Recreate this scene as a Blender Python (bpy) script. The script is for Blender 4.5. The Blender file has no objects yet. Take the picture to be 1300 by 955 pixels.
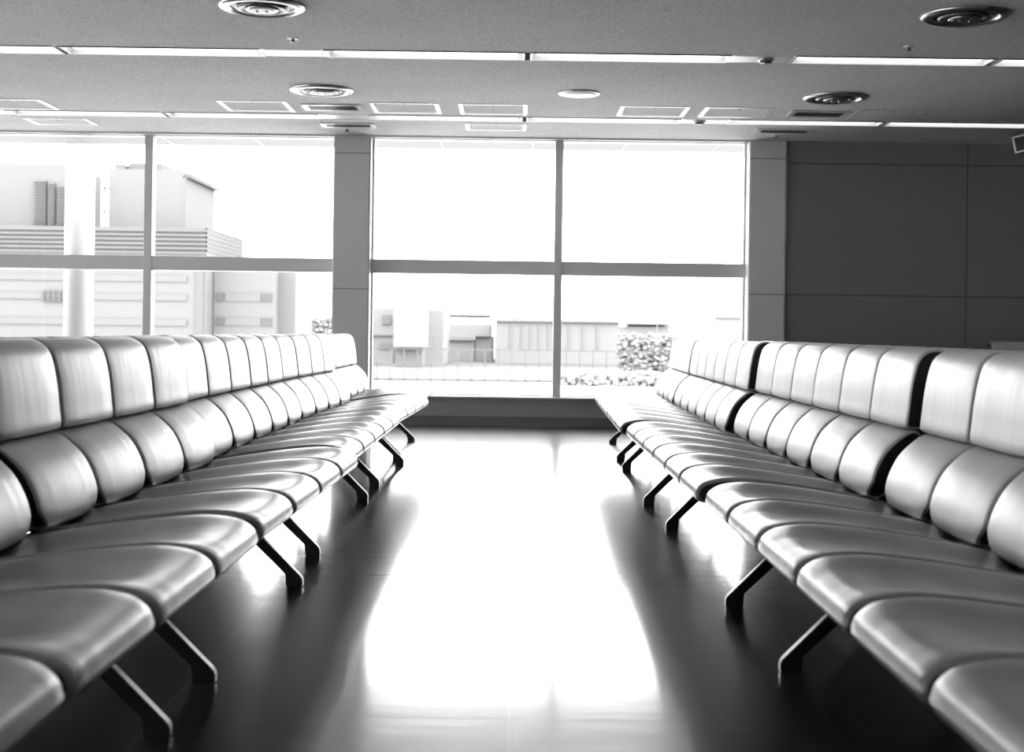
import bpy, bmesh, math, random
from mathutils import Vector, Matrix
random.seed(7)
scene = bpy.context.scene
C = scene.collection

# ------------------------------------------------------------ camera, sky, exposure
F = 1805.0            # focal length in pixels of the 1300 px wide frame (50 mm on 36 mm)
ROLL = 0.0135
EYE = 1.0
cd = bpy.data.cameras.new('camera'); cam = bpy.data.objects.new('camera', cd); C.objects.link(cam)
cam.matrix_world = Matrix.Translation((0, 0, EYE)) @ Matrix.Rotation(math.pi/2, 4, 'X') @ Matrix.Rotation(ROLL, 4, 'Z')
cd.sensor_width = 36.0; cd.lens = 36.0*F/1300.0
cd.shift_x = -3/1300; cd.shift_y = -57.5/1300
cd.clip_end = 2000; cd.clip_start = .05
cd.dof.use_dof = True; cd.dof.focus_distance = 7.5; cd.dof.aperture_fstop = 4.5
scene.camera = cam
SKY = 12.0
w = bpy.data.worlds.new('overcast_sky'); scene.world = w; w.use_nodes = True
bg = w.node_tree.nodes['Background']; bg.inputs[0].default_value = (1, 1, 1, 1); bg.inputs[1].default_value = SKY
LAMP = 1.7            # radiance of the fluorescent diffusers
scene.view_settings.view_transform = 'Standard'; scene.view_settings.look = 'None'
scene.view_settings.exposure = 0.0; scene.view_settings.gamma = 1.0
scene.view_settings.use_curve_mapping = False
try:
    scene.cycles.use_denoising = True
    scene.cycles.max_bounces = 10; scene.cycles.diffuse_bounces = 6; scene.cycles.transparent_max_bounces = 16
    scene.cycles.sample_clamp_indirect = 8
except Exception: pass

# ------------------------------------------------------------ materials
def mat(name, g, rough=.5, spec=.5, metal=0.0, coat=0.0, emit=0.0):
    m = bpy.data.materials.new(name); m.use_nodes = True
    b = m.node_tree.nodes['Principled BSDF']
    b.inputs['Base Color'].default_value = (g, g, g, 1)
    b.inputs['Roughness'].default_value = rough
    b.inputs['Specular IOR Level'].default_value = spec
    b.inputs['Metallic'].default_value = metal
    b.inputs['Coat Weight'].default_value = coat
    if emit:
        b.inputs['Emission Color'].default_value = (1, 1, 1, 1); b.inputs['Emission Strength'].default_value = emit
    return m
def nd(m, t, **k):
    n = m.node_tree.nodes.new(t)
    for a, v in k.items(): setattr(n, a, v)
    return n
def lk(m, a, b): m.node_tree.links.new(a, b)
def coords(m, scale):
    tc = nd(m, 'ShaderNodeTexCoord'); mp = nd(m, 'ShaderNodeMapping'); mp.inputs['Scale'].default_value = scale
    lk(m, tc.outputs['Object'], mp.inputs['Vector']); return mp.outputs['Vector']
def noise(m, vec, scale, detail=3, rough=.5):
    n = nd(m, 'ShaderNodeTexNoise'); n.inputs['Scale'].default_value = scale; n.inputs['Detail'].default_value = detail
    n.inputs['Roughness'].default_value = rough; lk(m, vec, n.inputs['Vector']); return n.outputs['Fac']
def ramp(m, fac, stops):
    r = nd(m, 'ShaderNodeValToRGB'); el = r.color_ramp.elements
    while len(el) < len(stops): el.new(.5)
    for e, (p, g) in zip(el, stops): e.position = p; e.color = (g, g, g, 1)
    lk(m, fac, r.inputs['Fac']); return r.outputs['Color']
def bump(m, h, strength, dist, prev=None):
    b = nd(m, 'ShaderNodeBump'); b.inputs['Strength'].default_value = strength; b.inputs['Distance'].default_value = dist
    lk(m, h, b.inputs['Height'])
    if prev is not None: lk(m, prev, b.inputs['Normal'])
    return b.outputs['Normal']
def P(m): return m.node_tree.nodes['Principled BSDF'].inputs

def leather_mat(name, g0, g1, r0, r1, spec, metal):
    m = mat(name, g0, r0, spec, metal)
    lk(m, ramp(m, noise(m, coords(m, (3, 14, 1.2)), 1.0, 3), [(.3, g0), (.7, g1)]), P(m)['Base Color'])
    lk(m, ramp(m, noise(m, coords(m, (4, 22, 1.5)), 1.0, 2), [(.3, r0), (.7, r1)]), P(m)['Roughness'])
    n1 = bump(m, noise(m, coords(m, (2, 9, 1.5)), 1.2, 1), .10, .02)
    lk(m, bump(m, noise(m, coords(m, (1, 1, 1)), 260, 3), .10, .002, n1), P(m)['Normal'])
    return m
back_leather = leather_mat('silver_grey_back_leather', .40, .46, .37, .45, .7, .38)
seat_leather = leather_mat('polished_grey_seat_leather', .24, .29, .27, .35, .8, .34)

side_leather = mat('black_side_leather', .02, .5)
pan_m = mat('seat_pan_grey_plastic', .30, .4)
dark_m = mat('gap_shade_black', .02, .5)
leg_m = mat('black_cast_metal', .018, .35, .5)
beam_m = mat('dark_beam_metal', .03, .4)

floor_m = mat('polished_dark_floor', .020, .32, .14, coat=1.0)
br = nd(floor_m, 'ShaderNodeTexBrick'); br.offset = 0; br.inputs['Scale'].default_value = 1
br.inputs['Brick Width'].default_value = .9; br.inputs['Row Height'].default_value = .9
br.inputs['Mortar Size'].default_value = .004; br.inputs['Mortar Smooth'].default_value = .2
br.inputs['Color1'].default_value = (.022,)*3+(1,); br.inputs['Color2'].default_value = (.026,)*3+(1,); br.inputs['Mortar'].default_value = (.05,)*3+(1,)
lk(floor_m, coords(floor_m, (1, 1, 1)), br.inputs['Vector']); lk(floor_m, br.outputs['Color'], P(floor_m)['Base Color'])
lk(floor_m, ramp(floor_m, noise(floor_m, coords(floor_m, (.8, 9, 1)), 2.2, 6, .7), [(.3, .07), (.7, .14)]), P(floor_m)['Coat Roughness'])
fb = bump(floor_m, noise(floor_m, coords(floor_m, (.7, 12, 1)), 3.0, 5, .7), .10, .002)
lk(floor_m, fb, P(floor_m)['Normal']); lk(floor_m, fb, P(floor_m)['Coat Normal'])

ceil_m = mat('speckled_acoustic_ceiling', .5, .9, .2)
cr = nd(ceil_m, 'ShaderNodeMix', data_type='RGBA', blend_type='MULTIPLY'); cr.inputs[0].default_value = 1
lk(ceil_m, ramp(ceil_m, noise(ceil_m, v_ := coords(ceil_m, (1, 1, 1)), 55, 4, .8), [(.36, .48), (.56, .76)]), cr.inputs[6])
lk(ceil_m, ramp(ceil_m, noise(ceil_m, v_, 1.1, 2), [(.3, .92), (.7, 1.0)]), cr.inputs[7])
lk(ceil_m, cr.outputs[2], P(ceil_m)['Base Color'])

def paneled(name, g, jz, jx, rough=.5):
    """painted wall panels with thin recessed joints at the heights jz and x positions jx"""
    m = mat(name, g, rough, .3)
    tc = nd(m, 'ShaderNodeTexCoord'); sp = nd(m, 'ShaderNodeSeparateXYZ'); lk(m, tc.outputs['Object'], sp.inputs[0])
    acc = None
    for ax, vals in ((2, jz), (0, jx)):
        for q in vals:
            c = nd(m, 'ShaderNodeMath', operation='COMPARE'); c.inputs[1].default_value = q; c.inputs[2].default_value = .006
            lk(m, sp.outputs[ax], c.inputs[0])
            if acc is None: acc = c.outputs[0]
            else:
                a = nd(m, 'ShaderNodeMath', operation='MAXIMUM'); lk(m, acc, a.inputs[0]); lk(m, c.outputs[0], a.inputs[1]); acc = a.outputs[0]
    mx = nd(m, 'ShaderNodeMix', data_type='RGBA'); lk(m, acc, mx.inputs[0])
    mx.inputs[6].default_value = (g, g, g, 1); mx.inputs[7].default_value = (g*.45,)*3+(1,)
    lk(m, mx.outputs[2], P(m)['Base Color']); return m
pillar_m = paneled('grey_pillar_cladding', .48, (1.417, 2.84), ())
wall_m = paneled('dark_grey_wall_panels', .16, (1.42, 2.80), (4.74, 6.6, 8.4))
side_m = mat('side_wall_grey', .30, .7)
sill_m = mat('dark_sill_panel', .22, .4)
base_m = mat('dark_skirting', .11, .4)
frame_m = mat('grey_aluminium_frame', .52, .35, .5)
white_m = mat('white_painted_metal', .8, .35)
jamb_m = mat('white_jamb', .85, .4)
chrome_m = mat('polished_metal_ring', .5, .3, .5, metal=.9)
hatch_m = mat('ceiling_hatch_frame', .85, .3, .5, metal=.6)
black_m = mat('black_void', .01, .6)
diff_m = mat('diffuser_dark_metal', .08, .35)
lamp_m = mat('fluorescent_diffuser', .8, .4, emit=LAMP)
soft_m = mat('exterior_soffit', .11, .7)

glass_m = bpy.data.materials.new('window_glass'); glass_m.use_nodes = True
nt = glass_m.node_tree; nt.nodes.remove(nt.nodes['Principled BSDF'])
tr = nt.nodes.new('ShaderNodeBsdfTransparent'); tr.inputs[0].default_value = (.97, .97, .97, 1)
gl = nt.nodes.new('ShaderNodeBsdfGlossy'); gl.inputs['Roughness'].default_value = .0
fr = nt.nodes.new('ShaderNodeFresnel'); fr.inputs[0].default_value = 1.35
mxs = nt.nodes.new('ShaderNodeMixShader'); nt.links.new(fr.outputs[0], mxs.inputs[0]); nt.links.new(tr.outputs[0], mxs.inputs[1]); nt.links.new(gl.outputs[0], mxs.inputs[2])
nt.links.new(mxs.outputs[0], nt.nodes['Material Output'].inputs[0])

# ------------------------------------------------------------ mesh helpers
def obj(name, bm, m, parent=None, smooth=False):
    me = bpy.data.meshes.new(name)
    bmesh.ops.recalc_face_normals(bm, faces=bm.faces)
    bm.to_mesh(me); bm.free()
    o = bpy.data.objects.new(name, me); C.objects.link(o)
    me.materials.append(m)
    if smooth:
        for p in me.polygons: p.use_smooth = True
    if parent: o.parent = parent
    return o
def box(bm, x0, x1, y0, y1, z0, z1):
    vs = [bm.verts.new((x, y, z)) for x in (x0, x1) for y in (y0, y1) for z in (z0, z1)]
    for f in ((0,1,3,2),(4,6,7,5),(0,4,5,1),(2,3,7,6),(0,2,6,4),(1,5,7,3)): bm.faces.new([vs[i] for i in f])
    return vs
def B(*bs, bevel=0):
    bm = bmesh.new()
    for b in bs: box(bm, *b)
    if bevel: bmesh.ops.bevel(bm, geom=list(bm.edges), offset=bevel, segments=2, affect='EDGES', profile=.6)
    return bm
def prism(pts, y0, y1, bevel=0, bm=None):
    bm = bm or bmesh.new()
    a = [bm.verts.new((x, y0, z)) for x, z in pts]; b = [bm.verts.new((x, y1, z)) for x, z in pts]
    n = len(pts); bm.faces.new(a); bm.faces.new(b[::-1])
    for i in range(n): bm.faces.new([a[i], b[i], b[(i+1) % n], a[(i+1) % n]])
    if bevel: bmesh.ops.bevel(bm, geom=list(bm.edges), offset=bevel, segments=2, affect='EDGES')
    return bm
def lathe(prof, seg=48, bm=None, ring=False):
    bm = bm or bmesh.new(); rings = []
    for r, z in prof: rings.append([bm.verts.new((r*math.cos(2*math.pi*i/seg), r*math.sin(2*math.pi*i/seg), z)) for i in range(seg)])
    for a, b in zip(rings, rings[1:]):
        for i in range(seg): bm.faces.new([a[i], a[(i+1) % seg], b[(i+1) % seg], b[i]])
    if ring:
        for i in range(seg): bm.faces.new([rings[-1][i], rings[-1][(i+1) % seg], rings[0][(i+1) % seg], rings[0][i]])
    else:
        bm.faces.new(rings[0]); bm.faces.new(rings[-1][::-1])
    return bm
def tag(o, label=None, cat=None, group=None, kind=None):
    for k, q in (('label', label), ('category', cat), ('group', group), ('kind', kind)):
        if q: o[k] = q
    return o
def thing(name, label, cat, loc=(0,0,0), rz=0, group=None, kind=None):
    o = bpy.data.objects.new(name, None); C.objects.link(o); o.location = loc; o.rotation_euler = (0, 0, rz)
    return tag(o, label, cat, group, kind)
def struct(name, bm, m, parent=None, smooth=False):
    o = obj(name, bm, m, parent, smooth)
    if not parent: o['kind'] = 'structure'
    return o
def dup(root, loc, label=None, rz=None):
    r = root.copy(); C.objects.link(r); r.location = loc
    if rz is not None: r.rotation_euler = (0, 0, rz)
    if label: r['label'] = label
    for ch in list(root.children):
        c = ch.copy(); C.objects.link(c); c.parent = r
        for g in ch.children:
            d = g.copy(); C.objects.link(d); d.parent = c
    return r

# ------------------------------------------------------------ the room
SILL_ = .307; CZ = 3.03; WY = 14.9; XL, XR, YB = -11.5, 8.6, -7.0
struct('floor', B((XL, XR, YB, WY+.35, -.12, 0)), floor_m)
STRIPS = (10.37, 13.50, 7.24, 4.11, .98, -2.15, -5.28)  # all but the first two rows are unseen, added for their light
SW = .30
edges = sorted(STRIPS); bs = []; y = YB
for s in edges: bs.append((XL, XR, y, s, CZ, CZ+.12)); y = s+SW
bs.append((XL, XR, y, WY+.02, CZ, CZ+.12)); bs.append((XL, XR, YB, WY+.02, CZ+.12, CZ+.2))
struct('ceiling', B(*bs), ceil_m)
struct('wall_left', B((XL-.15, XL, YB, WY+.3, 0, SILL_), (XL-.15, XL, YB, WY+.3, 2.98, CZ+.2), *[(XL-.15, XL, YB+4.38*k, YB+4.38*k+.37, SILL_, 2.98) for k in range(6)]), side_m)
o = struct('window_4', B(*[(XL-.10, XL-.04, YB+4.38*k+2.33, YB+4.38*k+2.42, SILL_, 2.98) for k in range(5)], (XL-.10, XL-.04, YB, WY+.3, 1.592, 1.742)), frame_m)  # unseen side windows, added to brighten the left of the ceiling
obj('pane', B((XL-.08, XL-.072, YB, WY+.3, SILL_, 2.98)), glass_m, o)
struct('wall_right', B((XR, XR+.15, YB, WY+.3, 0, CZ+.2)), wall_m)
struct('wall_rear', B((XL-.15, XR+.15, YB-.15, YB, 0, CZ+.2)), side_m)
struct('wall_front', B((2.80, XR, WY+.04, WY+.34, 0, CZ+.2)), wall_m)
PC = [2.637, -1.724, -6.085, -10.446]
for i, px in enumerate(PC):
    t = tag(obj('pillar', B((px-.186, px+.186, WY, WY+.34, 0, CZ), bevel=.008), pillar_m), kind='structure')
    t.name = 'trim_%d' % (i+1)
    o = obj('window_jamb', B((px-.196, px-.187, WY+.012, WY+.3, .30, CZ-.01)), jamb_m, t)
    o = obj('window_jamb', B((px+.187, px+.196, WY+.012, WY+.3, .30, CZ-.01)), jamb_m, t)
GY = WY+.24       # glass plane
SILL = .307
for i in range(3):
    x1 = PC[i]-.197; x0 = PC[i+1]+.197; xm = (-3.893, .4535)[::-1][i] if i < 2 else (x0+x1)/2
    root = thing('window_%d' % (i+1), None, None, kind='structure')
    obj('frame', B((x0, x1, GY-.03, GY+.05, SILL, SILL+.012), (x0, x0+.018, GY-.03, GY+.05, SILL, CZ-.02), (x1-.018, x1, GY-.03, GY+.05, SILL, CZ-.02),
                   (x0, x1, GY-.04, GY+.05, 3.012, 3.04)), frame_m, root)
    obj('transom', B((x0, x1, GY-.09, GY+.05, 1.592, 1.742), bevel=.006), frame_m, root)
    obj('mullion', B((xm-.043, xm+.043, GY-.10, GY+.05, SILL, CZ), bevel=.006), frame_m, root)
    for a, b in ((x0+.018, xm-.043), (xm+.043, x1-.018)):
        for c, d in ((SILL+.012, 1.592), (1.742, 3.012)):
            obj('pane', B((a, b, GY, GY+.008, c, d)), glass_m, root)
    # sill, panel, base
k = 5
struct('trim_5', B((XL, 2.80, WY-.012, GY+.05, SILL-.018, SILL)), frame_m)
struct('trim_6', B((XL, 2.80, WY+.02, WY+.3, .10, SILL-.018)), sill_m)
struct('baseboard_front', B((XL, XR, WY+.005, WY+.06, 0, .10)), base_m)
# head rail: two slim bars with a dark groove between
struct('trim_7', B((XL, 2.45, WY+.02, WY+.06, CZ-.018, CZ), (XL, 2.45, WY+.12, WY+.20, CZ-.022, CZ)), frame_m)
struct('trim_8', B((XL, 2.80, WY+.06, WY+.36, CZ-.006, CZ+.2)), black_m)
struct('baseboard_right', B((XR-.02, XR, YB, WY, 0, .10)), base_m)

# ------------------------------------------------------------ ceiling lights
def fixture():
    t = thing('ceiling_light', 'x', 'ceiling light', group='recessed fluorescent lights')
    L = 1.47
    obj('frame', B((0, L, 0, .022, 0, .09), (0, L, SW-.022, SW, 0, .09), (0, .016, .022, SW-.022, .0, .09), (L-.016, L, .022, SW-.022, .0, .09)), white_m, t)
    obj('shadow_edge_lip', B((0, L, -.012, 0, -.006, .0)), black_m, t)  # black strip paints the shadow line along the recess's near edge
    obj('reflector', prism([(.016, .02), (.016, .088), (L-.016, .088), (L-.016, .02), (L-.05, .075), (.05, .075)], .022, SW-.022), white_m, t)
    obj('diffuser', B((.05, L-.05, .045, SW-.045, .028, .06), bevel=.004), lamp_m, t)
    return t
pan_t = None
f0 = fixture(); fused = False
rown = {10.37: 'farther-from-window visible row', 13.50: 'row nearest the window'}
def names(y, x):
    col = x+.73
    if y == 10.37:
        row = 'second row from the window'
    elif y == 13.50:
        row = 'row nearest the window'
    else: row = 'row overhead outside the picture'
    return row, col
posn = {}
for s in STRIPS:
    n = 0
    for kb in range(-3, 3):
        b0 = -1.42+3.45*kb
        for off in (0, 1.51):
            x = b0+off
            if x < XL+.1 or x+1.47 > XR-.1: continue
            if s < 9 and not (-6.5 < x < 5.5): continue
            if s == 10.37 and (x < -6.5 or x > 5.6): continue
            posn.setdefault(s, []).append(x)
ordw = ['first', 'second', 'third', 'fourth', 'fifth', 'sixth', 'seventh', 'eighth', 'ninth', 'tenth', 'eleventh', 'twelfth', 'thirteenth']
for s in STRIPS:
    xs = posn[s]
    vis = [x for x in xs if x*F/s > -720 and x*F/s < 640]
    for x in xs:
        row = {10.37: 'near light strip', 13.5: 'strip beside the windows'}.get(s)
        if row and x in vis:
            i = vis.index(x)
            lab = 'fluorescent ceiling light in the %s, %s from the left in view' % (row, ordw[i])
        elif row:
            lab = 'recessed fluorescent ceiling light in the %s, outside the picture at %.1f metres' % (row, x)
        else: lab = 'added unseen fluorescent ceiling light overhead, %s row behind the near strip' % ordw[[7.24, 4.11, .98, -2.15, -5.28].index(s)]
        g = None
        if not fused: t = f0; fused = True; t.location = (x, s, CZ); t['label'] = lab
        else: t = dup(f0, (x, s, CZ), lab)
        if not row: t['group'] = 'added unseen fluorescent lights overhead in row %s' % ordw[[7.24, 4.11, .98, -2.15, -5.28].index(s)]
        elif x not in vis: t['label'] = 'recessed fluorescent ceiling light in the %s, beyond the picture edge' % row; t['group'] = 'lights beyond the edge in the %s' % row
cols = {-4.87: 'far left', -1.42: 'left', 2.03: 'right', 5.48: 'far right'}
for s in STRIPS:
    for kb in range(-2, 3):
        x = -1.42+3.45*kb-.47
        t = tag(obj('ceiling_panel', B((x, x+.47, s, s+SW, CZ+.004, CZ+.03), (x+.03, x+.44, s+.03, s+SW-.03, CZ+.0, CZ+.01)), white_m if x < 3 and s > 9 else ceil_m), kind='structure')
        t.name = 'trim_%d' % (20+len([o for o in C.objects if o.name.startswith('trim_')]))

# round air diffusers
def air_diffuser():
    t = thing('air_diffuser', 'x', 'air vent', group='round air diffusers')
    R = .275
    obj('outer_ring', lathe([(R-.07, .005), (R-.01, .002), (R, -.006), (R-.01, -.018), (R-.045, -.028), (R-.075, -.012)], ring=True), chrome_m, t, True)
    obj('throat', lathe([(.21, -.002), (.205, -.006), (.05, -.006)]), diff_m, t)
    obj('middle_cone', lathe([(.10, -.008), (.155, -.014), (.162, -.026), (.15, -.030), (.10, -.018)], ring=True), diff_m, t, True)
    obj('bright_ring', lathe([(.145, -.012), (.168, -.020), (.166, -.024), (.145, -.016)], ring=True), chrome_m, t, True)
    obj('inner_cone', lathe([(.03, -.012), (.10, -.020), (.104, -.030), (.095, -.034), (.03, -.022)], ring=True), chrome_m, t, True)
    obj('core', lathe([(.085, -.030), (.08, -.036), (.02, -.038)]), diff_m, t)
    c = bmesh.new()
    for sx in (-.03, .03):
        d = lathe([(.008, 0), (.008, -.006), (.003, -.009)], 12); d.transform(Matrix.Translation((sx, 0, -.036)))
        me = bpy.data.meshes.new('tmp'); d.to_mesh(me); c.from_mesh(me); d.free()
    obj('screw', c, chrome_m, t)
    return t
d0 = air_diffuser(); d0.location = (-1.62, 8.97, CZ); d0['label'] = 'round ceiling air diffuser cut by the top edge of the picture, on the left'
dup(d0, (-1.666, 12.09, CZ), 'round ceiling air diffuser just above the rectangular louvre on the left')
dup(d0, (2.815, 8.97, CZ), 'large round ceiling air diffuser at the top right, before the near light strip')
dup(d0, (2.71, 12.12, CZ), 'round ceiling air diffuser between the two light strips on the right')
t = thing('ceiling_disc', 'flat white round disc on the ceiling between the two light strips', 'ceiling fitting', (.523, 12.09, CZ))
obj('rim', lathe([(.178, 0), (.18, -.008), (.17, -.014), (.10, -.012)]), chrome_m, t, True)
obj('disc', lathe([(.165, -.010), (.15, -.020), (.02, -.026)]), white_m, t, True)

# hatches
def hatch(x, y, lab, wd=.62, dp=.56, m=hatch_m, t=None):
    r = thing('ceiling_hatch', lab, 'ceiling hatch', (x, y, CZ), group=None)
    e = .035; h = .007
    obj('frame', B((-wd/2, -wd/2+e, -dp/2, dp/2, -h, 0), (wd/2-e, wd/2, -dp/2, dp/2, -h, 0), (-wd/2+e, wd/2-e, -dp/2, -dp/2+.012, -h, 0), (-wd/2+e, wd/2-e, dp/2-.012, dp/2, -h, 0)), m, r)
    obj('cover', B((-wd/2+e+.008, wd/2-e-.008, -dp/2+.028, dp/2-.028, -h+.002, 0)), ceil_m, r)
    obj('latch', lathe([(.012, 0), (.012, -.009), (.004, -.010)], 16), diff_m, r).location = (0, -dp/2+.06, 0)
    return r
HY = 13.03
hatch(-4.62, HY+.08, 'bright framed ceiling hatch at the left edge, before the window-side light strip')
hatch(-2.39, HY, 'bright framed ceiling hatch left of the dark louvre')
hatch(-1.02, HY, 'bright framed ceiling hatch just right of the dark louvre, above the left pillar')
hatch(-.22, HY, 'bright framed ceiling hatch above the middle of the room, before the light strip')
hatch(1.24, HY, 'bright framed ceiling hatch right of the flat round disc')
hatch(2.0, HY, 'pale framed ceiling hatch beside the right-hand dark louvre')
hatch(3.39, HY, 'dull framed ceiling hatch farthest right on the ceiling')
hatch(-4.55, 14.18, 'pale framed ceiling hatch at far left between light strip and window', .62, .4)
hatch(-.21, 14.18, 'pale framed ceiling hatch over the middle mullion between light strip and window', .60, .4)
def louvre(x, y, lab, wd=.54, dp=.34):
    r = thing('louvre_vent', lab, 'air vent', (x, y, CZ))
    e = .05; h = .012
    obj('frame', B((-wd/2, -wd/2+e, -dp/2, dp/2, -h, 0), (wd/2-e, wd/2, -dp/2, dp/2, -h, 0), (-wd/2+e, wd/2-e, -dp/2, -dp/2+e, -h, 0), (-wd/2+e, wd/2-e, dp/2-e, dp/2, -h, 0)), frame_m, r)
    obj('slats', B((-wd/2+e, wd/2-e, -dp/2+e, dp/2-e, -.003, 0), *[(-wd/2+e, wd/2-e, -dp/2+e+j*.03, -dp/2+e+j*.03+.006, -.011, -.003) for j in range(int((dp-2*e)/.03)+1)]), diff_m, r)
louvre(-1.69, 13.03, 'dark louvred ceiling vent beside the round diffuser, left of centre')
louvre(-1.68, 14.16, 'slim louvred ceiling vent just before the left pillar', .54, .26)
louvre(2.76, 13.03, 'dark louvred ceiling vent below the right-hand round diffuser')
louvre(2.66, 14.16, 'slim louvred ceiling vent just before the right pillar', .56, .26)
def sprinkler(x, y, lab):
    r = thing('sprinkler_head', lab, 'sprinkler', (x, y, CZ))
    obj('plate', lathe([(.038, 0), (.038, -.004), (.012, -.007)], 24), white_m, r)
    obj('nozzle', lathe([(.012, -.006), (.010, -.022), (.018, -.024), (.018, -.028), (.004, -.03)], 16), diff_m, r)
sprinkler(-1.58, 9.97, 'small sprinkler head on the ceiling left, before the near light strip')
sprinkler(2.74, 9.97, 'small sprinkler head on the ceiling right, before the near light strip')
sprinkler(-1.73, 14.45, 'tiny sprinkler head right before the left pillar')
sprinkler(2.63, 14.45, 'tiny sprinkler head right before the right pillar')
for (x, y, lab) in ((1.83, 10.5, 'round smoke detector in the gap of the near light strip'), (1.745, 13.62, 'round smoke detector set into the window-side light strip'), (-4.99, 12.6, 'round smoke detector at the far left edge of the ceiling')):
    r = thing('smoke_detector', lab, 'smoke detector', (x, y, CZ))
    obj('base', lathe([(.06, 0), (.06, -.012), (.05, -.016)], 32), chrome_m, r, True)
    obj('sensor', lathe([(.048, -.014), (.044, -.028), (.012, -.032)], 32), diff_m, r, True)
# speaker box near the right edge
r = thing('ceiling_speaker', 'dark square speaker box with pale rim hung from the ceiling at the right edge', 'speaker', (4.95, 13.95, CZ), math.radians(-20))
r.rotation_euler.y = math.radians(-13)
obj('box', B((-.10, .10, 0, .16, -.20, -.045), bevel=.006), diff_m, r)
obj('rim', B((-.105, -.088, -.012, 0, -.205, -.04), (.088, .105, -.012, 0, -.205, -.04), (-.088, .088, -.012, 0, -.205, -.19), (-.088, .088, -.012, 0, -.055, -.04)), frame_m, r)
obj('grille', B((-.088, .088, -.006, 0, -.19, -.055)), black_m, r)
obj('bracket', B((-.10, .06, .06, .10, -.025, .0), (-.02, .02, .06, .10, -.05, 0)), diff_m, r)

# ------------------------------------------------------------ benches
def catmull(pts, n=5):
    out = []; N = len(pts)
    for i in range(N):
        p0, p1, p2, p3 = (Vector(pts[(i+k) % N]) for k in (-1, 0, 1, 2))
        for j in range(n):
            u = j/n
            out.append(.5*((2*p1)+(p2-p0)*u+(2*p0-5*p1+4*p2-p3)*u*u+(3*p1-p0-3*p2+p3)*u**3))
    return out
def cushion(pts, wd, s, r=.03, dish=None, pinch=None, n=5):
    """closed profile (t, z) swept over the width with rounded ends; dish(t, z, q) shifts the surface, pinch(t, z) narrows it"""
    pr = catmull(pts, n); N = len(pr)
    area = sum(pr[i].x*pr[(i+1) % N].y-pr[(i+1) % N].x*pr[i].y for i in range(N))
    sg = 1 if area > 0 else -1
    nor = []
    for i in range(N):
        d = pr[(i+1) % N]-pr[i-1]; d.normalize(); nor.append(Vector((d.y, -d.x))*sg)   # outward
    st = []
    for a in (0, 12, 30, 50, 70, 90): st.append((r*(1-math.sin(math.radians(a))), r*(1-math.cos(math.radians(a)))))
    # st: (inset of the profile, distance from the end)
    prof = [(i_, d_) for i_, d_ in st]
    stations = [(d, i) for i, d in prof]
    mid = [(.10, 0), (.18, 0), (.30, 0), (.42, 0)]
    left = [(d-wd/2, i) for d, i in stations]
    ms = [(-wd/2+f*wd, 0) for f in (.12, .2, .3, .4, .5, .6, .7, .8, .88)]
    allst = left+ms+[(-y, i) for y, i in left[::-1]]
    bm = bmesh.new(); rings = []
    for y, ins in allst:
        ring = []
        for p, nn in zip(pr, nor):
            q = p-nn*ins
            yy = y
            if pinch: yy = y*(1-pinch(p.x, p.y)*2/wd)
            dx = dz = 0
            if dish: dx, dz = dish(p.x, p.y, abs(y)/(wd/2), nn)
            ring.append(bm.verts.new((s*(q.x+dx-.16), yy, q.y+dz)))
        rings.append(ring)
    for a, b in zip(rings, rings[1:]):
        for i in range(N): bm.faces.new([a[i], a[(i+1) % N], b[(i+1) % N], b[i]])
    K = len(rings)-1
    bm.faces.new(rings[0]).material_index = 1; bm.faces.new(rings[-1][::-1]).material_index = 1
    return bm
def sm(a, b, x): x = max(0, min(1, (x-a)/(b-a))); return x*x*(3-2*x)
SEAT = [(.0, .452), (.012, .478), (.05, .498), (.12, .506), (.22, .500), (.34, .486), (.46, .468), (.54, .454), (.595, .445), (.625, .43), (.61, .405), (.5, .405), (.35, .41), (.2, .415), (.08, .417), (.022, .420), (.003, .434)]
BACK = [(.592, .46), (.597, .50), (.612, .55), (.642, .605), (.685, .648), (.72, .672), (.745, .677), (.765, .665), (.755, .625), (.715, .565), (.685, .51), (.665, .46), (.64, .440), (.606, .440)]
HEAD = [(.712, .695), (.717, .75), (.724, .81), (.735, .87), (.752, .92), (.782, .948), (.82, .957), (.85, .948), (.862, .925), (.852, .87), (.828, .80), (.806, .74), (.79, .70), (.765, .681), (.728, .681)]
def dish_seat(t, z, q, n):
    wgt = sm(.0, .18, t)*(1 if n.y > .2 else 0)
    return 0, wgt*(.004-.026*(1-sm(.25, .97, q)))
def dish_back(t, z, q, n):
    k_ = -.006*(1-sm(.3, 1, q)) if n.x < 0 else 0
    return k_, 0
cache = {}
def cush_mesh(kind, wd, s):
    key = (kind, round(wd, 3), s)
    if key not in cache:
        if kind == 'seat': bm = cushion(SEAT, wd, s, .013, dish_seat, lambda t, z: .040*sm(.53, .62, t)+.010*(1-sm(0, .05, t)))
        elif kind == 'backrest': bm = cushion(BACK, wd, s, .010, dish_back, lambda t, z: .048*(1-sm(.445, .505, z)))
        else: bm = cushion(HEAD, wd, s, .010, dish_back, lambda t, z: .006*(1-sm(.68, .70, z))+.012*sm(.92, .97, z))
        bmesh.ops.recalc_face_normals(bm, faces=bm.faces)
        me = bpy.data.meshes.new(kind); bm.to_mesh(me); bm.free(); me.materials.append(seat_leather if kind == 'seat' else back_leather); me.materials.append(side_leather)
        for p in me.polygons: p.use_smooth = True
        cache[key] = me
    return cache[key]
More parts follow.
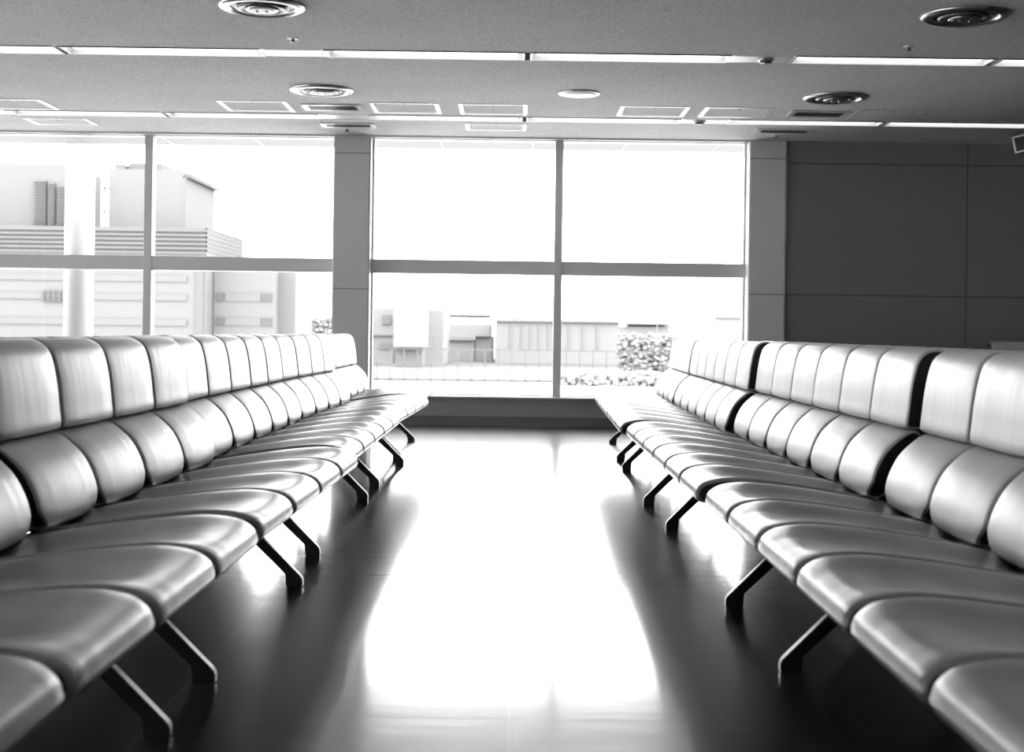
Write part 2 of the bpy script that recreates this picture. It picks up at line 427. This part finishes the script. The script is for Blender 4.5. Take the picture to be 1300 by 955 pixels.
def bench(label, s, l1, l2, y0, n, pitch):
    """s: -1 left row, 1 right row; l1, l2: (distance along the row, foot distance from the aisle axis)"""
    ang = -math.atan2(s*(l2[1]-l1[1]), l2[0]-l1[0])
    root = thing('bench', label, 'bench', (s*l1[1], l1[0], 0), ang)
    s0 = y0-l1[0]; L = n*pitch
    for i in range(n):
        yc = s0+(i+.5)*pitch
        for kd in ('seat', 'backrest', 'headrest'):
            o = bpy.data.objects.new(kd, cush_mesh(kd, pitch-.022, s)); C.objects.link(o); o.parent = root; o.location = (0, yc+random.uniform(-.004, .004), 0)
    X = lambda t: s*(t-.16)
    a, b = s0+.012, s0+L-.012
    obj('seat_pan', prism([(X(t), z) for t, z in ((.06, .418), (.075, .406), (.12, .398), (.35, .388), (.62, .385), (.67, .42), (.65, .43), (.60, .404), (.2, .414))], a, b), pan_m, root)
    obj('gap_shade_panel', prism([(X(t), z) for t, z in ((.66, .43), (.70, .51), (.775, .63), (.80, .69), (.855, .86), (.870, .935), (.882, .935), (.872, .86), (.815, .685), (.79, .62), (.72, .51), (.68, .42))], a, b), dark_m, root)  # sheet behind the cushions, blackened to paint shade into their gaps
    obj('beam', prism([(X(.44), .30), (X(.54), .30), (X(.54), .37), (X(.44), .37)], s0+.06, s0+L-.06, .008), beam_m, root)
    for k_, ly in enumerate((0, (l2[0]-l1[0])/math.cos(ang))):
        for sd in (1, -1):
            c = .49
            pts = [(.16, 0), (.16, .028), (.168, .040), (.475, .345), (.52, .345), (.52, .30), (.488, .300), (.224, .05), (.224, 0)]
            if sd < 0: pts = [(2*c-t, z) for t, z in pts]
            obj('leg', prism([(X(t), z) for t, z in pts], ly-.018, ly+.018, .003), leg_m, root)
        obj('support_bracket', prism([(X(t), z) for t, z in ((.30, .392), (.62, .388), (.70, .46), (.74, .56), (.79, .64), (.79, .60), (.66, .37), (.55, .33), (.43, .33))], ly-.014, ly+.014), leg_m, root)
    return root
bench('grey leather bench nearest the camera in the left row, front end out of view', -1, (1.42, .822), (3.46, .822), 1.08, 5, .532)
bench('grey leather four-seat bench second from the camera in the left row', -1, (4.00, .826), (5.51, .8055), 3.80, 4, .53)
bench('grey leather five-seat bench third from the camera in the left row', -1, (6.26, .8415), (8.33, .844), 5.98, 5, .527)
bench('grey leather bench fourth from the camera in the left row, angled slightly into the aisle', -1, (9.07, .846), (10.56, .807), 8.66, 4, .53)
bench('grey leather bench nearest the window in the left row', -1, (11.05, .868), (12.69, .876), 10.86, 4, .52)
bench('grey leather bench nearest the camera in the right row', 1, (2.14, .80), (4.22, .80), 1.68, 6, .51)
bench('grey leather six-seat bench second from the camera in the right row', 1, (5.22, .787), (7.27, .787), 4.84, 6, .51)
bench('grey leather bench third from the camera in the right row', 1, (8.32, .768), (10.40, .802), 8.00, 6, .51)
bench('grey leather bench nearest the window in the right row', 1, (11.12, .812), (12.73, .863), 11.13, 4, .50)
# rows standing back to back with the two aisle rows, facing away
for k_, (ya, nm) in enumerate(((1.30, 'nearest the camera'), (4.02, 'in the middle'), (6.75, 'farthest away'))):
    bench('grey leather bench back to back behind the left row, %s' % nm, 1, (ya+.3, -2.33), (ya+2.33, -2.33), ya, 5, .527)
    bench('grey leather bench back to back behind the right row, %s' % nm, -1, (ya+.3, -2.31), (ya+2.33, -2.31), ya, 5, .527)
# bench against the dark wall, facing the camera: only its corner shows
bo = bench('grey leather bench against the dark front wall, its top just showing at the right edge', 1, (0, 0), (2.05, 0), -.3, 5, .53)
bo.location = (7.27, WY-.80, 0); bo.rotation_euler = (0, 0, math.radians(90))

# ------------------------------------------------------------ outside
def W(x, y, D):
    u = x-653; v_ = y-420
    return ((u+v_*ROLL)*D/F, EYE-(v_-u*ROLL)*D/F)
GZ = -2.7
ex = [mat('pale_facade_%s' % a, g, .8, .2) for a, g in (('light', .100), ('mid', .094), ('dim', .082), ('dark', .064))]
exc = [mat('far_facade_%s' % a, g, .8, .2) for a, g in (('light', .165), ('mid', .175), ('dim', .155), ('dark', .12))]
column_m = mat('white_column_paint', .27, .6)
tarm = mat('pale_concrete_ground', .6, .9, .2)
grass = mat('dry_ground', .20, .9, .2)
lk(grass, ramp(grass, noise(grass, coords(grass, (.3, .6, 1)), 1.0, 5), [(.35, .068), (.65, .078)]), P(grass)['Base Color'])
struct('terrace', B((-60, 60, WY+.40, 104, GZ-.3, GZ)), tarm).name = 'ground'
tag(obj('dry_field', B((-300, 300, 104, 900, GZ-.3, GZ-.02)), grass), kind='structure').name = 'ground_far'
# soffit of the building overhead with panel joints
sb = [(-14, 9, WY+.36, WY+2.55, 3.22, 3.45)]
struct('exterior_soffit', B(*sb), soft_m)
jb = []
x = -12.9
while x < 8: jb.append((x, x+.018, WY+.4, WY+2.5, 3.214, 3.221)); x += 1.09
struct('exterior_soffit_joints', B(*jb), base_m)
struct('exterior_wall_base', B((-14, 9, WY+.36, WY+.5, GZ, .24)), ex[1])
# round column outside
cx = W(101, 300, 18.8)[0]
t = thing('exterior_column', 'white round column outside the left window', 'column', (cx, 18.8, GZ))
obj('shaft', lathe([(.19, .0), (.19, 8.5)], 40), column_m, t, True)
obj('base_collar', lathe([(.22, 0), (.22, .12), (.17, .14)], 40), ex[1], t)

def bld(name, label, cat='building'):
    return thing(name, label, cat)
ROOF = W(31, 286.9, 90)[1]+.03
def ebox(x0, x1, yt, yb, D, dep, to_ground=False, z0=None, xmin=None):
    X0 = W(x0, (yt+yb)/2, D)[0]; X1 = W(x1, (yt+yb)/2, D)[0]; xm = (x0+x1)/2
    Z1 = W(xm, yt, D)[1]; Z0 = GZ if to_ground else W(xm, yb, D)[1]
    if z0 is not None: Z0 = z0
    if xmin is not None: X0 = xmin
    return (X0, X1, D, D+dep, GZ if to_ground else Z0, Z1)
# left terminal building, 90 m away
D = 90
t = bld('terminal_building', 'large pale terminal building with louvred upper band, left windows')
obj('main_block', B(ebox(-200, 262, 287, 430, D, 12, True)[:5]+(ROOF-.01,)), ex[0], t)
bands = [ebox(-200, 261, 289+i*5.6, 291.4+i*5.6, D-.25, .3) for i in range(6)]
obj('louvre_band', B(*bands), ex[2], t)
side = []
X1 = W(262, 300, D)[0]
for i in range(6):
    z1 = W(262, 289+i*5.6, D)[1]; side.append((X1-.05, X1+.07, D, D+12, z1-.14, z1))
obj('side_louvres', B(*side), ex[2], t)
for (a, b, yt, yb) in ((-200, 237, 371, 379), (-200, 237, 403, 411), (-200, 237, 347, 355)):
    obj('window_band', B(ebox(a, b, yt, yb, D-.1, .2)), ex[1], t)
f_ = obj('stair_window', B(ebox(54, 82, 369, 383, D-.15, .2)), ex[3], t)
obj('glazing_bars', B(*[ebox(54+7*i, 55+7*i, 369, 383, D-.25, .1) for i in range(5)], ebox(54, 82, 375.5, 376.5, D-.25, .1)), ex[0], f_)
obj('recess_strip', B(ebox(248, 258, 342, 425, D-.12, .2)), ex[2], t)
t = bld('office_wing', 'pale office wing right of the terminal, with four small dark windows, left windows')
obj('wall', B(ebox(263, 347, 335, 430, D+2, 10, True, xmin=X1+.09), ebox(347, 375, 342, 430, D+4, 8, True)), ex[0], t)
for (a, b, yt, yb) in ((275, 284, 372, 382), (332, 345, 373, 383), (275, 284, 403, 413), (332, 346, 404, 414)):
    obj('window', B(ebox(a, b, yt, yb, D+1.9, .2)), ex[3], t)
for (a, b, yt, yb) in ((286, 331, 372.5, 382.5), (286, 331, 403.5, 413.5)):
    obj('blind_window', B(ebox(a, b, yt, yb, D+1.92, .2)), ex[1], t)
t = bld('rooftop_tower', 'pale blank rooftop block with a sloped right side, behind the second left pane')
obj('block', B(ebox(138, 232, 215, 290, D+3, 9, z0=ROOF)), ex[0], t)
zc = W(232, 226, D+3)[1]; X0 = W(232, 250, D+3)[0]
obj('side_wing', B((X0, X0+.2, D+3, D+11.9, ROOF, zc)), ex[1], t)
obj('eave_line', B((X0+.1, X0+.5, D+3, D+11.9, zc, zc+.2)), ex[3], t)
obj('roof_plant', B(ebox(146, 156, 208, 216, D+5, 2), ebox(163, 205, 207, 216, D+6, 6)), ex[1], t)
t = bld('plant_block', 'large pale rooftop block with grey vertical louvre panels, far left window')
obj('block', B(ebox(-150, 84, 207, 288, D+4, 8, z0=ROOF)), ex[0], t)
for (a, b, yt) in ((43, 58, 229), (61, 69, 232), (73, 83, 236)):
    g = obj('louvre_panel', B(ebox(a, b, yt, 286, D+3.8, .2)), ex[1], t)
    obj('slats', B(*[ebox(a, b, yt+1+k*3.2, yt+2.4+k*3.2, D+3.6, .2) for k in range(int((284-yt)/3.2))]), ex[2], g)
t = bld('antenna_mast', 'thin pale lattice mast beside the white column outside', 'mast')
obj('pole', B(ebox(131.5, 133.5, 230, 286, D+2, .15, z0=ROOF), ebox(136, 137, 262, 284, D+2, .1, z0=ROOF)), ex[2], t)
obj('cross_arm', B(ebox(122, 140, 238, 240, D+2, .15), ebox(122, 134, 268, 269.5, D+2, .15)), ex[2], t)
# fence 100 m away
t = tag(thing('boundary_fence', 'long pale boundary fence seen low through the window', 'fence'))
fx0 = W(385, 460, 100)[0]+.4; fx1 = W(1000, 460, 100)[0]
obj('rail', B((fx0, fx1, 100, 100.05, GZ+.05, GZ+.25), (fx0, fx1, 100, 100.05, GZ+1.2, GZ+1.26), (fx0, fx1, 100, 100.05, GZ+2.3, GZ+2.36)), ex[2], t)
for i in range(int((fx1-fx0)/.95)):
    obj('fence_post', B((fx0+i*.95, fx0+i*.95+.06, 100, 100.06, GZ, GZ+2.4)), ex[2], t)
# centre buildings
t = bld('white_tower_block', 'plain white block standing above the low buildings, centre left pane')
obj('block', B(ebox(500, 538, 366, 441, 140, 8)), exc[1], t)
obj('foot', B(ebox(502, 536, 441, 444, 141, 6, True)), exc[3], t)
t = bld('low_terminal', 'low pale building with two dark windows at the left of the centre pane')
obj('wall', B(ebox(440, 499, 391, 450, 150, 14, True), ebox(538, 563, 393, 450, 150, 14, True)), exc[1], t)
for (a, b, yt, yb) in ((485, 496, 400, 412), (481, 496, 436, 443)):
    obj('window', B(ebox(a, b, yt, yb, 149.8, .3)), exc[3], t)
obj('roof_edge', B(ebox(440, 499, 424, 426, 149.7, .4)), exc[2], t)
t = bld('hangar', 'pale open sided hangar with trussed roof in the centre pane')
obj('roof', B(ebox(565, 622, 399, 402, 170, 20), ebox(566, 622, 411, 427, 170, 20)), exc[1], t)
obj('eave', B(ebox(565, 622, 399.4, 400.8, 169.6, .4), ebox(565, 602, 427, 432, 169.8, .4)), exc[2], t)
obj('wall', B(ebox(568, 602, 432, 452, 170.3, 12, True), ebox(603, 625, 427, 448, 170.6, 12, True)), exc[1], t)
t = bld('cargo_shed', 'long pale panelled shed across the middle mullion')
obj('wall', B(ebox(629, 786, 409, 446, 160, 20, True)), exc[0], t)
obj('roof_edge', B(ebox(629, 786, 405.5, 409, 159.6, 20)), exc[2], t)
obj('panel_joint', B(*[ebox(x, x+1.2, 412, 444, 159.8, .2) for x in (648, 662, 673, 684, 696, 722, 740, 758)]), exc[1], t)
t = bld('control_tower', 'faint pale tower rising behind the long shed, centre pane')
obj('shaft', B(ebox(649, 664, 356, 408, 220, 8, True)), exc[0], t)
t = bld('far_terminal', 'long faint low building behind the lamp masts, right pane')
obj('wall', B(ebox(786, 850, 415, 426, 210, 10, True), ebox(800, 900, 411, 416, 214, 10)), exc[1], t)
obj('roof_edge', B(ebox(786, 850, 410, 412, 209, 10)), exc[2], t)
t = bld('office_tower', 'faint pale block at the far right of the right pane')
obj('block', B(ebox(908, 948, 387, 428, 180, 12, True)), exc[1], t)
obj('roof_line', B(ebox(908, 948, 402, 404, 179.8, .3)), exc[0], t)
for (x, yt, lab) in ((791, 396, 'left of two faint floodlight masts in the right pane'), (834.5, 400, 'right of two faint floodlight masts in the right pane')):
    t = bld('floodlight_mast', lab, 'mast')
    obj('pole', B(ebox(x-.5, x+.5, yt, 430, 130, .2, True)), exc[2], t)
    obj('lamp_head', B(ebox(x-3, x+3.5, yt, yt+2, 129.8, .4), ebox(x-2.5, x+3, yt+3, yt+4.5, 129.8, .4)), exc[3], t)
bush_m = mat('pale_dry_leaves', .17, .9, .1)
def bushes(name, x0, x1, yc, D, hh, lab):
    bm = bmesh.new()
    zt = W((x0+x1)/2, yc, D)[1]
    for i in range(int((x1-x0)*1.6)):
        X = W(x0+i/1.6+random.random(), yc, D)[0]
        for k in range(int(3+(zt-GZ)*2.2)):
            r_ = random.uniform(.08, .2)
            Z = GZ-.05+random.random()**.8*(zt-GZ+random.uniform(-.3, .2)*hh)
            mt = Matrix.Translation((X+random.uniform(-.3, .3), D+random.uniform(-.9, .9), Z)) @ Matrix.Diagonal((r_*1.4, r_, r_, 1))
            bmesh.ops.create_icosphere(bm, subdivisions=1, radius=1, matrix=mt)
    o = obj(name, bm, bush_m, None, True); tag(o, lab, 'bushes', kind='stuff')
bushes('distant_hedge', 788, 858, 426, 112, .8, 'dim patch of distant hedge low in the right pane')
bushes('roadside_hedge', 715, 835, 473, 97, .6, 'row of small bushes along the foot of the fence')
bushes('distant_treeline', 378, 425, 404, 190, 1.2, 'faint distant trees beyond the office wing, left windows')
